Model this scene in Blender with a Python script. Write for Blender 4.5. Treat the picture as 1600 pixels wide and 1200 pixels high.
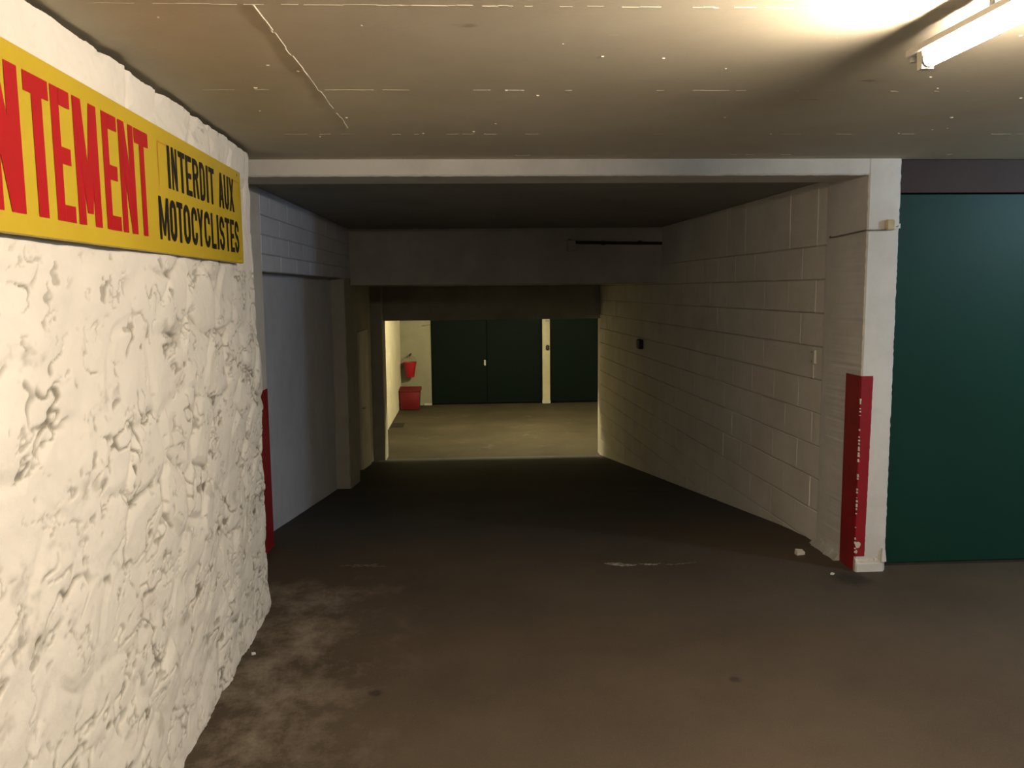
import bpy, bmesh, math, random
import numpy as np
from mathutils import Matrix, Vector

random.seed(7)
rng = np.random.default_rng(11)
S = bpy.context.scene
COL = S.collection
for o in list(bpy.data.objects):
    bpy.data.objects.remove(o)

# ------------------------------------------------------------------ camera
CAM_H = 1.65
P, YW, RL = math.radians(6.54), math.radians(3.0), math.radians(0.57)
fwd = Vector((math.sin(YW) * math.cos(P), math.cos(YW) * math.cos(P), -math.sin(P)))
r0 = Vector((math.cos(YW), -math.sin(YW), 0))
u0 = r0.cross(fwd)
rt = math.cos(RL) * r0 - math.sin(RL) * u0
up = rt.cross(fwd)
cd = bpy.data.cameras.new('camera')
cd.sensor_fit = 'HORIZONTAL'
cd.sensor_width = 36.0
cd.lens = 1290 / 1600 * 36.0
cd.clip_start = 0.05
cam = bpy.data.objects.new('camera', cd)
COL.objects.link(cam)
cam.matrix_world = Matrix(((rt.x, up.x, -fwd.x, 0), (rt.y, up.y, -fwd.y, 0), (rt.z, up.z, -fwd.z, CAM_H), (0, 0, 0, 1)))
S.camera = cam

# ------------------------------------------------------------------ world, exposure, lamp strengths
w = bpy.data.worlds.new('world')
S.world = w
w.use_nodes = True
w.node_tree.nodes['Background'].inputs[0].default_value = (0, 0, 0, 1)
w.node_tree.nodes['Background'].inputs[1].default_value = 0.0
S.view_settings.view_transform = 'Standard'
S.view_settings.look = 'None'
S.view_settings.gamma = 1.0
S.view_settings.use_curve_mapping = False
S.view_settings.exposure = 0.0
TUBE_L, TUBE_C = 420.0, (1.0, 0.83, 0.64)
COOL_L, COOL_C = 350.0, (0.56, 0.78, 1.0)
FAR_L, FAR_C = 2200.0, (1.0, 0.86, 0.50)

# ------------------------------------------------------------------ materials
def srgb(r, g, b):
    f = lambda c: (c / 255 / 12.92) if c <= 10 else ((c / 255 + 0.055) / 1.055) ** 2.4
    return (f(r), f(g), f(b), 1)


class NT:
    def __init__(s, name):
        s.m = bpy.data.materials.new(name)
        s.m.use_nodes = True
        s.t = s.m.node_tree
        s.b = s.t.nodes['Principled BSDF']
        s.co = s.t.nodes.new('ShaderNodeTexCoord')
        s.geo = s.t.nodes.new('ShaderNodeNewGeometry')

    def n(s, typ, **kw):
        x = s.t.nodes.new(typ)
        for k, v in kw.items():
            setattr(x, k, v)
        return x

    def l(s, a, b):
        s.t.links.new(a, b)

    def pos(s, scale=(1, 1, 1)):
        mp = s.n('ShaderNodeMapping')
        mp.inputs['Scale'].default_value = scale
        s.l(s.geo.outputs['Position'], mp.inputs['Vector'])
        return mp.outputs[0]

    def noise(s, scale, detail=4, rough=0.55, vec=None, dist=0.0):
        x = s.n('ShaderNodeTexNoise')
        x.inputs['Scale'].default_value = scale
        x.inputs['Detail'].default_value = detail
        x.inputs['Roughness'].default_value = rough
        x.inputs['Distortion'].default_value = dist
        s.l(vec if vec is not None else s.pos(), x.inputs['Vector'])
        return x.outputs['Fac']

    def ramp(s, fac, a, b):
        x = s.n('ShaderNodeMapRange')
        x.inputs[1].default_value = a
        x.inputs[2].default_value = b
        s.l(fac, x.inputs[0])
        return x.outputs[0]

    def mul(s, a, b, op='MULTIPLY'):
        x = s.n('ShaderNodeMath', operation=op)
        for i, v in enumerate((a, b)):
            if isinstance(v, (int, float)):
                x.inputs[i].default_value = v
            else:
                s.l(v, x.inputs[i])
        return x.outputs[0]

    def mix(s, fac, a, b):
        x = s.n('ShaderNodeMix', data_type='RGBA')
        if isinstance(fac, (int, float)):
            x.inputs[0].default_value = fac
        else:
            s.l(fac, x.inputs[0])
        for i, v in ((6, a), (7, b)):
            if isinstance(v, tuple):
                x.inputs[i].default_value = v
            else:
                s.l(v, x.inputs[i])
        return x.outputs[2]

    def bump(s, h, strength=0.3, dist=0.01):
        x = s.n('ShaderNodeBump')
        x.inputs['Strength'].default_value = strength
        x.inputs['Distance'].default_value = dist
        s.l(h, x.inputs['Height'])
        s.l(x.outputs[0], s.b.inputs['Normal'])

    def done(s, col, rough=0.7, spec=0.3, metal=0.0):
        if isinstance(col, tuple):
            s.b.inputs['Base Color'].default_value = col
        else:
            s.l(col, s.b.inputs['Base Color'])
        if isinstance(rough, (int, float)):
            s.b.inputs['Roughness'].default_value = rough
        else:
            s.l(rough, s.b.inputs['Roughness'])
        s.b.inputs['Specular IOR Level'].default_value = spec
        s.b.inputs['Metallic'].default_value = metal
        return s.m


def painted(name, c1, c2, scale=3.0, lo=0.4, hi=0.7, bump=0.25, rough=0.75, bscale=60, spec=0.25):
    t = NT(name)
    f = t.ramp(t.noise(scale, 6, 0.65), lo, hi)
    t.bump(t.noise(bscale, 5, 0.6), bump, 0.004)
    return t.done(t.mix(f, c1, c2), rough, spec)


def emitter(name, col, strength):
    t = NT(name)
    f = t.ramp(t.noise(6, 2), 0.0, 1.0)
    t.b.inputs['Emission Strength'].default_value = strength
    t.l(t.mix(f, (*[c * 0.97 for c in col], 1), (*col, 1)), t.b.inputs['Emission Color'])
    return t.done((0.8, 0.8, 0.8, 1), 0.4)


M = {}
M['white'] = painted('pillar_white_paint', (0.62, 0.60, 0.56, 1), (0.52, 0.50, 0.46, 1))
M['block'] = painted('block_white_paint', (0.70, 0.665, 0.595, 1), (0.60, 0.565, 0.49, 1), 2.2, 0.35, 0.7, 0.5, 0.8, 45)
M['joint'] = painted('joint_paint', (0.54, 0.50, 0.44, 1), (0.40, 0.37, 0.31, 1), 5)
M['lilac'] = painted('cool_light_tinted_paint', (0.55, 0.575, 0.65, 1), (0.45, 0.47, 0.54, 1), 2.5, 0.35, 0.75, 0.5, 0.8, 30)  # white paint with the bluish cast of the cool light mixed in
M['grey'] = painted('grey_concrete_paint', (0.40, 0.39, 0.35, 1), (0.32, 0.31, 0.28, 1), 2.5)
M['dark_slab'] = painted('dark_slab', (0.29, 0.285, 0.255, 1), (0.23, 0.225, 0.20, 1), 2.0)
M['lintel'] = painted('shaded_lintel_paint', (0.045, 0.032, 0.029, 1), (0.034, 0.024, 0.021, 1), 3)  # shade above the green door put into a dark base colour
M['red'] = painted('red_paint', (0.27, 0.007, 0.014, 1), (0.21, 0.006, 0.011, 1), 8, 0.3, 0.7, 0.3, 0.5, 50, 0.4)
M['red_plastic'] = painted('red_plastic', (0.30, 0.008, 0.018, 1), (0.24, 0.007, 0.015, 1), 5, 0.3, 0.7, 0.1, 0.45, 50, 0.4)
M['red_bin'] = painted('red_bin_paint', (0.13, 0.006, 0.009, 1), (0.10, 0.005, 0.007, 1), 5, 0.3, 0.7, 0.1, 0.5, 50, 0.3)
M['yellow'] = painted('yellow_sign_paint', (0.52, 0.375, 0.028, 1), (0.46, 0.33, 0.024, 1), 3, 0.3, 0.7, 0.08, 0.42, 80, 0.35)
M['sign_red'] = painted('red_lettering_paint', (0.40, 0.010, 0.014, 1), (0.35, 0.010, 0.012, 1), 6, 0.3, 0.7, 0.05, 0.42, 80, 0.35)
M['sign_black'] = painted('black_lettering_paint', (0.012, 0.011, 0.009, 1), (0.03, 0.026, 0.018, 1), 30, 0.45, 0.75, 0.05, 0.5, 80, 0.3)
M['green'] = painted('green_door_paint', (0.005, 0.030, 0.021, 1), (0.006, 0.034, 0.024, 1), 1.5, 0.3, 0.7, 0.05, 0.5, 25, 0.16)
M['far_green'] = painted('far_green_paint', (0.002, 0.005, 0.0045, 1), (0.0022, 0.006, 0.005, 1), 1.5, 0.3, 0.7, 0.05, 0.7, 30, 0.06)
M['dark'] = painted('dark_metal', (0.02, 0.02, 0.018, 1), (0.03, 0.028, 0.025, 1), 20)
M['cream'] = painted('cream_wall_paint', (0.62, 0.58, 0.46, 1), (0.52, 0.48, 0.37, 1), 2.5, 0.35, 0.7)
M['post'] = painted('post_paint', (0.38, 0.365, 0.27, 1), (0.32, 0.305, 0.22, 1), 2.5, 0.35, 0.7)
M['far_back'] = painted('dimmed_cream_paint', (0.23, 0.225, 0.165, 1), (0.19, 0.185, 0.135, 1), 2.5, 0.35, 0.7)  # darker cream: the weaker light on the back wall put into its colour
M['batten'] = painted('white_batten_enamel', (0.62, 0.60, 0.55, 1), (0.57, 0.55, 0.50, 1), 4, 0.3, 0.7, 0.02, 0.4)
M['beige'] = painted('beige_tape', (0.50, 0.40, 0.24, 1), (0.40, 0.31, 0.18, 1), 20)
M['wire'] = painted('grey_wire', (0.22, 0.20, 0.17, 1), (0.16, 0.14, 0.12, 1), 20)
M['chip'] = painted('chipped_plaster', (0.60, 0.55, 0.47, 1), (0.42, 0.37, 0.29, 1), 25, 0.35, 0.7, 0.8)
M['paper'] = painted('white_paper', (0.7, 0.68, 0.62, 1), (0.62, 0.6, 0.55, 1), 10)
M['steel'] = painted('dull_steel', (0.45, 0.45, 0.43, 1), (0.38, 0.38, 0.36, 1), 10)
M['tube'] = emitter('glowing_tube', TUBE_C, TUBE_L)
M['cool'] = emitter('glowing_cool_globe', COOL_C, COOL_L)
M['far'] = emitter('glowing_warm_globe', FAR_C, FAR_L)

# whitewashed stone: dirt sits in the gaps the brush missed (stored per vertex as "soil")
t = NT('whitewashed_stone')
at = t.n('ShaderNodeAttribute', attribute_name='soil')
soil = at.outputs['Fac']
base = t.mix(t.ramp(t.noise(2.5, 5), 0.35, 0.7), (0.74, 0.71, 0.645, 1), (0.68, 0.65, 0.59, 1))
dirt = t.mix(t.noise(14, 3), (0.13, 0.118, 0.088, 1), (0.26, 0.24, 0.185, 1))
t.bump(t.noise(70, 5, 0.6), 0.35, 0.004)
M['stone'] = t.done(t.mix(soil, base, dirt), 0.85, 0.15)

# ceiling concrete
t = NT('ceiling_concrete')
f = t.ramp(t.noise(1.6, 6, 0.6), 0.35, 0.7)
c = t.mix(f, (0.60, 0.55, 0.43, 1), (0.51, 0.455, 0.35, 1))
sp = t.ramp(t.noise(9, 2, 0.5, t.pos((1, 2.2, 1))), 0.755, 0.79)
c = t.mix(t.mul(sp, 0.45), c, (0.72, 0.68, 0.56, 1))
dk = t.ramp(t.noise(5, 3, 0.5, t.pos((1, 2.5, 1))), 0.72, 0.78)
c = t.mix(t.mul(dk, 0.5), c, (0.20, 0.16, 0.11, 1))
t.bump(t.noise(40, 5, 0.6, t.pos((1, 3, 1))), 0.25, 0.004)
M['ceiling'] = t.done(c, 0.8, 0.2)
M['ridge'] = painted('ceiling_ridge', (0.66, 0.61, 0.49, 1), (0.56, 0.52, 0.41, 1), 30)

# garage floor: brown worn concrete with pale dust drifted along the stone wall
t = NT('worn_floor')
c = t.mix(t.ramp(t.noise(1.3, 6, 0.6), 0.3, 0.7), (0.052, 0.040, 0.028, 1), (0.076, 0.058, 0.040, 1))
c = t.mix(t.ramp(t.noise(220, 2), 0.62, 0.8), c, (0.16, 0.125, 0.085, 1))
sx = t.n('ShaderNodeSeparateXYZ')
t.l(t.geo.outputs['Position'], sx.inputs[0])
near = t.mul(t.ramp(sx.outputs[0], -0.15, -0.80), t.ramp(sx.outputs[1], 4.85, 4.45))
dust = t.ramp(t.mul(t.noise(4.6, 9, 0.74, t.pos((1.0, 0.75, 1))), t.mul(near, 0.16), 'ADD'), 0.57, 0.80)
c = t.mix(t.mul(t.mul(dust, near), 0.75), c, (0.24, 0.20, 0.155, 1))
for (px, py, r) in ((-0.41, 3.267, 0.035), (1.103, 3.274, 0.03), (2.15, 4.42, 0.13)):
    vs = t.n('ShaderNodeVectorMath', operation='DISTANCE')
    t.l(t.geo.outputs['Position'], vs.inputs[0])
    vs.inputs[1].default_value = (px, py, 0)
    d = t.mul(vs.outputs['Value'], t.mul(t.noise(25, 2), r * 0.9), 'ADD')
    c = t.mix(t.mul(t.ramp(d, r * 1.5, r * 0.9), 0.75), c, (0.022, 0.018, 0.014, 1))
t.bump(t.noise(90, 6, 0.65), 0.35, 0.004)
M['floor'] = t.done(c, 0.78, 0.18)

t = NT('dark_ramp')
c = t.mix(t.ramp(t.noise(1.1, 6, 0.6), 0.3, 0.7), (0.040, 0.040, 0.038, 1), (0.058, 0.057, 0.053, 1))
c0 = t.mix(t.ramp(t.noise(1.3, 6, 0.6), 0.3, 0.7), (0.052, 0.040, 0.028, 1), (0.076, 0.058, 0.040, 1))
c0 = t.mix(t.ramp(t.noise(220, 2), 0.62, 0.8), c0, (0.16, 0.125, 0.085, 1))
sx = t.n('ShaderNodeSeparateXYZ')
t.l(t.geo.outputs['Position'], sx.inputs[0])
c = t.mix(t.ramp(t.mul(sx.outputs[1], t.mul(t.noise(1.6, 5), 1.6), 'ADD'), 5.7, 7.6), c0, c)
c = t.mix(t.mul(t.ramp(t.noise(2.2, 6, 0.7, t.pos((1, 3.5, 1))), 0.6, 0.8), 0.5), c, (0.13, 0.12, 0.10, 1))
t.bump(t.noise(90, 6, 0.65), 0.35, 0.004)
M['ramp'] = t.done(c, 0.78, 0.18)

t = NT('lower_floor')
c = t.mix(t.ramp(t.noise(1.2, 6, 0.6), 0.3, 0.7), (0.034, 0.029, 0.019, 1), (0.055, 0.047, 0.031, 1))
c = t.mix(t.mul(t.ramp(t.noise(2.2, 6, 0.7), 0.58, 0.8), 0.5), c, (0.17, 0.15, 0.11, 1))
t.bump(t.noise(80, 6, 0.65), 0.35, 0.004)
M['low_floor'] = t.done(c, 0.8, 0.15)


# ------------------------------------------------------------------ mesh helpers
def link(o, parent=None):
    COL.objects.link(o)
    if parent is not None:
        o.parent = parent
    return o


def tag(o, label, cat, kind=None, group=None):
    if label:
        o['label'] = label
    if cat:
        o['category'] = cat
    if kind:
        o['kind'] = kind
    if group:
        o['group'] = group
    return o


def mesh_obj(name, verts, faces, mat, parent=None, smooth=False):
    me = bpy.data.meshes.new(name)
    me.from_pydata([tuple(v) for v in verts], [], faces)
    me.materials.append(M[mat])
    if smooth:
        me.shade_smooth()
    me.update()
    return link(bpy.data.objects.new(name, me), parent)


class MB:
    def __init__(s):
        s.bm = bmesh.new()

    def hexa(s, b, t):
        """b, t: four bottom and four top points, same winding (ccw from above)"""
        v = [s.bm.verts.new(p) for p in (*b, *t)]
        for f in ((3, 2, 1, 0), (4, 5, 6, 7), (0, 1, 5, 4), (1, 2, 6, 5), (2, 3, 7, 6), (3, 0, 4, 7)):
            s.bm.faces.new([v[i] for i in f])
        return s

    def box(s, x0, x1, y0, y1, z0, z1):
        return s.hexa([(x0, y0, z0), (x1, y0, z0), (x1, y1, z0), (x0, y1, z0)],
                      [(x0, y0, z1), (x1, y0, z1), (x1, y1, z1), (x0, y1, z1)])

    def tube(s, pts, r, n=10, caps=True):
        pts = [Vector(p) for p in pts]
        rings = []
        for i, p in enumerate(pts):
            d = (pts[min(i + 1, len(pts) - 1)] - pts[max(i - 1, 0)]).normalized()
            a = d.orthogonal().normalized() if i == 0 else (rings[-1][1] - d * rings[-1][1].dot(d)).normalized()
            b = d.cross(a)
            rr = r[i] if isinstance(r, (list, tuple)) else r
            rings.append(([s.bm.verts.new(p + rr * (math.cos(2 * math.pi * k / n) * a + math.sin(2 * math.pi * k / n) * b)) for k in range(n)], a))
        for (A, _), (B, _) in zip(rings, rings[1:]):
            for k in range(n):
                s.bm.faces.new((A[k], A[(k + 1) % n], B[(k + 1) % n], B[k]))
        if caps:
            s.bm.faces.new(list(reversed(rings[0][0])))
            s.bm.faces.new(rings[-1][0])
        return s

    def lathe(s, prof, c, n=24):
        """prof: (radius, z) list; open profile revolved round the z axis at c"""
        rings = [[s.bm.verts.new((c[0] + r * math.cos(2 * math.pi * k / n), c[1] + r * math.sin(2 * math.pi * k / n), c[2] + z)) for k in range(n)] for r, z in prof]
        for A, B in zip(rings, rings[1:]):
            for k in range(n):
                s.bm.faces.new((A[k], A[(k + 1) % n], B[(k + 1) % n], B[k]))
        s.bm.faces.new(list(reversed(rings[0])))
        s.bm.faces.new(rings[-1])
        return s

    def bevel(s, w, seg=1):
        bmesh.ops.bevel(s.bm, geom=list(s.bm.edges), offset=w, segments=seg, affect='EDGES', profile=0.5)
        return s

    def build(s, name, mat, parent=None, smooth=False):
        bmesh.ops.recalc_face_normals(s.bm, faces=s.bm.faces)
        me = bpy.data.meshes.new(name)
        s.bm.to_mesh(me)
        s.bm.free()
        me.materials.append(M[mat])
        if smooth:
            me.shade_smooth()
            me.set_sharp_from_angle(angle=math.radians(40))
        return link(bpy.data.objects.new(name, me), parent)


def box(name, x0, x1, y0, y1, z0, z1, mat, parent=None, bev=0.0):
    m = MB().box(x0, x1, y0, y1, z0, z1)
    if bev:
        m.bevel(bev)
    return m.build(name, mat, parent)


def empty(name, loc):
    o = bpy.data.objects.new(name, None)
    o.empty_display_size = 0.1
    o.location = loc
    return link(o)


def keep(child, parent):
    """parent without moving (all meshes are written in world coordinates)"""
    child.parent = parent
    child.matrix_parent_inverse = Matrix.Translation(-Vector(parent.location))
    return child


def rough_edge_box(name, x0, x1, y0, y1, z0, z1, mat, amp=0.003, seg=40, parent=None, axis='z'):
    """a bevelled post or beam whose long arrises wander a little, like hand-rendered plaster"""
    bm = bmesh.new()
    n = seg
    rings = []
    b = 0.008
    for i in range(n + 1):
        f = i / n
        j = [random.uniform(-amp, amp) for _ in range(8)]
        if axis == 'z':
            z = z0 + (z1 - z0) * f
            q = [(x0 + b, y0, z), (x1 - b + j[1], y0, z), (x1 + j[2], y0 + b, z), (x1 + j[3] * .3, y1 - b, z), (x1 - b, y1, z), (x0 + b, y1, z), (x0, y1 - b, z), (x0 + j[7], y0 + b, z)]
        else:
            x = x0 + (x1 - x0) * f
            q = [(x, y0, z0 + b + j[0]), (x, y0, z1 - b), (x, y0 + b, z1), (x, y1 - b, z1), (x, y1, z1 - b), (x, y1, z0 + b), (x, y1 - b, z0), (x, y0 + b, z0 + j[7])]
        rings.append([bm.verts.new(p) for p in q])
    for A, B in zip(rings, rings[1:]):
        for k in range(8):
            bm.faces.new((A[k], A[(k + 1) % 8], B[(k + 1) % 8], B[k]))
    bm.faces.new(rings[0])
    bm.faces.new(list(reversed(rings[-1])))
    m = MB()
    m.bm.free()
    m.bm = bm
    return m.build(name, mat, parent)


# ------------------------------------------------------------------ key dimensions (metres; +Y runs down the passage)
ZC = 2.345          # main ceiling
ZP = 2.300          # passage ceiling
YF = 4.54           # front of the passage frame
Y_RAMP0, Y_CREST, Y_RAMP1, Z_LOW = 4.90, 5.70, 12.45, -0.90
RW = lambda y: 2.229 - 0.0312 * (y - 5.057)      # face of the right block wall
LW = lambda y: -1.303 + 0.0150 * (y - 5.357)     # face of the left passage wall
SLOPE = -Z_LOW / (Y_RAMP1 - (Y_RAMP0 + Y_CREST) / 2)


def ramp_z(y):
    if y <= Y_RAMP0:
        return 0.0
    if y <= Y_CREST:
        return -SLOPE * (y - Y_RAMP0) ** 2 / (2 * (Y_CREST - Y_RAMP0))
    return max(Z_LOW, -SLOPE * (y - (Y_RAMP0 + Y_CREST) / 2))


Y_SLAB, Z_SLAB = 8.96, 1.71
Y_DOORS = 18.33
ZF = 2.10           # ceiling of the far room

# ------------------------------------------------------------------ floors
fl = box('floor', -1.40, 6.2, -4.2, Y_RAMP0, -0.25, 0.0, 'floor')
tag(fl, 'brown worn concrete floor of the near garage with pale dust by the stone wall', 'floor', 'structure')
ys = [Y_RAMP0 + (Y_CREST - Y_RAMP0) * k / 10 for k in range(11)] + [Y_CREST + (Y_RAMP1 - Y_CREST) * k / 12 for k in range(1, 13)]
V, Fc = [], []
for y in ys:
    V += [(-1.7, y, ramp_z(y)), (2.5, y, ramp_z(y)), (2.5, y, ramp_z(y) - .3), (-1.7, y, ramp_z(y) - .3)]
for k in range(len(ys) - 1):
    a = 4 * k
    for q in range(4):
        Fc.append((a + q, a + (q + 1) % 4, a + 4 + (q + 1) % 4, a + 4 + q))
Fc += [(3, 2, 1, 0), tuple(len(V) - 4 + q for q in range(4))]
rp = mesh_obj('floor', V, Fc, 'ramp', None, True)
rp.data.set_sharp_from_angle(angle=math.radians(40))
tag(rp, 'dark concrete ramp sloping down through the passage', 'ramp', 'structure')
lf = box('floor', -1.7, 4.7, Y_RAMP1, Y_DOORS + 0.3, -1.2, Z_LOW, 'low_floor')
tag(lf, 'lamp-lit floor of the far garage in front of the distant doors', 'floor', 'structure')

# scraped pale marks where cars ground on the lip of the ramp (flat marks, millimetre thick)
def scuff(x0, x1, yc, wid, seed, mat='chip', z=0.0012):
    r = random.Random(seed)
    n = 16
    V, Fc = [], []
    for i in range(n + 1):
        f = i / n
        x = x0 + (x1 - x0) * f
        h = wid * math.sin(math.pi * min(1, max(0.02, f))) ** 0.6 * r.uniform(0.35, 1.0)
        yy = yc + 0.02 * math.sin(3 * f + seed) + r.uniform(-.006, .006)
        V += [(x, yy - h / 2, z), (x, yy + h / 2, z)]
    for i in range(n):
        Fc.append((2 * i, 2 * i + 2, 2 * i + 3, 2 * i + 1))
    return mesh_obj('scuff_mark', V, Fc, mat, fl)


t = NT('scuff')
M['scuff'] = t.done(t.mix(t.ramp(t.noise(40, 5, 0.7), 0.4, 0.62), (0.10, 0.085, 0.065, 1), (0.42, 0.38, 0.31, 1)), 0.8, 0.2)
t = NT('scuff_faint')
M['scuff_faint'] = t.done(t.mix(t.ramp(t.noise(40, 5, 0.7), 0.4, 0.65), (0.075, 0.06, 0.044, 1), (0.19, 0.16, 0.12, 1)), 0.8, 0.2)
scuff(-0.80, -0.50, 4.86, 0.05, 1, 'scuff_faint')
scuff(-0.72, -0.56, 4.87, 0.022, 5, 'scuff')
scuff(0.80, 0.99, 4.77, 0.075, 2, 'scuff')
scuff(1.00, 1.14, 4.77, 0.035, 3, 'scuff')
scuff(1.14, 1.36, 4.76, 0.012, 4, 'scuff')

# ------------------------------------------------------------------ ceilings
ce = box('ceiling', -1.70, 6.2, -4.2, YF + 0.02, ZC, ZC + 0.25, 'ceiling')
tag(ce, 'low painted concrete ceiling of the near garage with board marks', 'ceiling', 'structure')


def ridge(p0, p1, wid, ht, seed, gap=0.35, mat='ridge'):
    """thin fin of cement left between two shuttering boards: short uneven lengths"""
    r = random.Random(seed)
    p0, p1 = Vector(p0), Vector(p1)
    L = (p1 - p0).length
    d = (p1 - p0) / L
    nrm = Vector((-d.y, d.x, 0))
    m = MB()
    s = 0.0
    while s < L:
        ln = r.uniform(0.012, 0.06) if wid < 0.008 else r.uniform(0.02, 0.12)
        if r.random() > gap:
            w2 = wid * r.uniform(0.35, 1.0) / 2
            h = ht * r.uniform(0.4, 1.0)
            o = nrm * r.uniform(-0.003, 0.003)
            a, b = p0 + d * s + o, p0 + d * min(L, s + ln * 1.04) + o
            m.hexa([a - nrm * w2 * .4 + Vector((0, 0, -h)), b - nrm * w2 * .4 + Vector((0, 0, -h)), b + nrm * w2 * .4 + Vector((0, 0, -h)), a + nrm * w2 * .4 + Vector((0, 0, -h))],
                   [a - nrm * w2 + Vector((0, 0, .002)), b - nrm * w2 + Vector((0, 0, .002)), b + nrm * w2 + Vector((0, 0, .002)), a + nrm * w2 + Vector((0, 0, .002))])
        s += ln
    return m.build('joint_ridge', mat, ce)


ridge((-0.9, 2.13, ZC), (2.4, 2.12, ZC), 0.007, 0.002, 1, 0.35)
ridge((-0.9, 2.995, ZC), (2.6, 2.985, ZC), 0.0045, 0.0012, 2, 0.6)
ridge((-0.9, 3.82, ZC), (2.6, 3.82, ZC), 0.005, 0.0012, 3, 0.75)
ridge((-0.9, 4.40, ZC), (2.6, 4.40, ZC), 0.005, 0.0012, 6, 0.85)
for i in range(7):
    a = Vector((-0.512 + 0.002 * i, 2.13 + 0.221 * i, ZC))
    ridge(a, a + Vector((0.002 + random.uniform(-.004, .004), 0.221, 0)), 0.012 if i > 2 else 0.009, 0.0028, 20 + i, 0.06)
# drips and nibs of cement
m = MB()
rr = random.Random(5)
for i in range(40):
    x, y, s = rr.uniform(-0.8, 2.2), rr.uniform(2.15, 3.9), rr.uniform(0.0025, 0.008)
    m.hexa([(x - s * .5, y - s * .3, ZC - s * .5), (x + s * .5, y - s * .3, ZC - s * .5), (x + s * .5, y + s * .3, ZC - s * .5), (x - s * .5, y + s * .3, ZC - s * .5)],
           [(x - s, y - s * .6, ZC + .001), (x + s, y - s * .6, ZC + .001), (x + s, y + s * .6, ZC + .001), (x - s, y + s * .6, ZC + .001)])
nb = m.build('cement_nibs', 'ridge', ce)
nb['kind'] = 'stuff'

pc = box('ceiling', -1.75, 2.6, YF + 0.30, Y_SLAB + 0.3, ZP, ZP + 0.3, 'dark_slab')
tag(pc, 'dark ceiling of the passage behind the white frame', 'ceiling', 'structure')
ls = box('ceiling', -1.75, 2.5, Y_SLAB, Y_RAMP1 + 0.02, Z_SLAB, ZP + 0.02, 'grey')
tag(ls, 'lower concrete slab dropping across the middle of the passage', 'ceiling', 'structure')
fc = box('ceiling', -1.8, 4.8, Y_RAMP1 + 0.2, Y_DOORS + 0.4, ZF, ZF + 0.25, 'grey')
tag(fc, 'ceiling of the far garage beyond the opening', 'ceiling', 'structure')

# ------------------------------------------------------------------ stone wall on the left
SX = lambda y: -1.062 - 0.027 * (y - 4.281)


def vnoise(u, v, seed):
    r = np.random.default_rng(seed)
    T = r.random((256, 256))
    iu, iv = np.floor(u).astype(int), np.floor(v).astype(int)
    fu, fv = u - iu, v - iv
    fu = fu * fu * fu * (fu * (fu * 6 - 15) + 10)
    fv = fv * fv * fv * (fv * (fv * 6 - 15) + 10)
    g = lambda a, b: T[a % 256, b % 256]
    return (g(iu, iv) * (1 - fu) * (1 - fv) + g(iu + 1, iv) * fu * (1 - fv) + g(iu, iv + 1) * (1 - fu) * fv + g(iu + 1, iv + 1) * fu * fv) - 0.5


def fbm(u, v, seed, octv=4, gain=0.5):
    a, s, o = 1.0, 0.0, np.zeros_like(u)
    for k in range(octv):
        o += a * vnoise(u * 2 ** k + 17.3 * k, v * 2 ** k + 9.1 * k, seed + k)
        s += a
        a *= gain
    return o / s


sstep = lambda a, b, x: (lambda q: q * q * (3 - 2 * q))(np.clip((x - a) / (b - a), 0, 1))
U0, U1, RES = 0.3, 4.281, 0.0054
nu, nv = int((U1 - U0) / RES) + 1, int(2.33 / RES) + 1
uu = np.linspace(U0, U1, nu)
vv = np.linspace(0, 1, nv)
Ug, Vg = np.meshgrid(uu, vv, indexing='ij')
top = 2.326 + 0.020 * fbm(uu * 5, uu * 0 + 3.3, 50, 6, 0.7)
Zg = Vg * top[:, None]
# rubble stones: jittered cells, bent by noise
CU, CV = 0.30, 0.215
wu = Ug + 0.10 * fbm(Ug * 4, Zg * 4, 60, 3)
wv = Zg + 0.08 * fbm(Ug * 4, Zg * 4, 70, 3)
ju, jv = rng.random((64, 64)), rng.random((64, 64))
ci, cj = np.floor(wu / CU).astype(int), np.floor(wv / CV).astype(int)
best = np.full(Ug.shape, 9.0)
second = np.full(Ug.shape, 9.0)
cid = np.zeros(Ug.shape, int)
for a in (-1, 0, 1):
    for b in (-1, 0, 1):
        I, J = ci + a, cj + b
        pu = (I + 0.5 * (J % 2) * 0.8 + 0.2 + 0.6 * ju[I % 64, J % 64]) * CU
        pv = (J + 0.15 + 0.7 * jv[I % 64, J % 64]) * CV
        d = np.hypot((wu - pu) / 1.25, wv - pv)
        k = (I + 100) * 1000 + (J + 100)
        nb_ = d < best
        second = np.where(nb_, best, np.minimum(second, d))
        cid = np.where(nb_, k, cid)
        best = np.where(nb_, d, best)
edge = second - best
jm = sstep(-0.08, 0.16, fbm(Ug * 2.3, Zg * 2.3, 80, 3))            # where the joints still read through the paint
height = 0.020 * fbm(Ug * 1.7, Zg * 1.7, 90, 3) * 2
height += 0.012 * sstep(0.0, 0.07, edge) * (0.35 + 0.65 * jm)
height += 0.014 * fbm(Ug * 7, Zg * 9, 100, 4)
# brush-missed gouges: short curling streaks, mostly lying flat, denser low down and towards the free end
def streaks(fu, fv, wmin, wmax, seed, mf, lo, hi):
    bend = fbm(Ug * 3, Zg * 3, seed, 2)
    line = np.abs(fbm(Ug * fu + 1.2 * bend, Zg * fv + 2.0 * bend, seed + 10, 3))
    mask = sstep(lo, hi, fbm(Ug * mf, Zg * mf * 1.3, seed + 20, 3) + 0.05 * (1.2 - Zg) / 1.2 + 0.03 * (Ug - 3.0) - 0.12 * (Zg > 1.76))
    return (1 - sstep(wmin, wmax, line)) * mask


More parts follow.
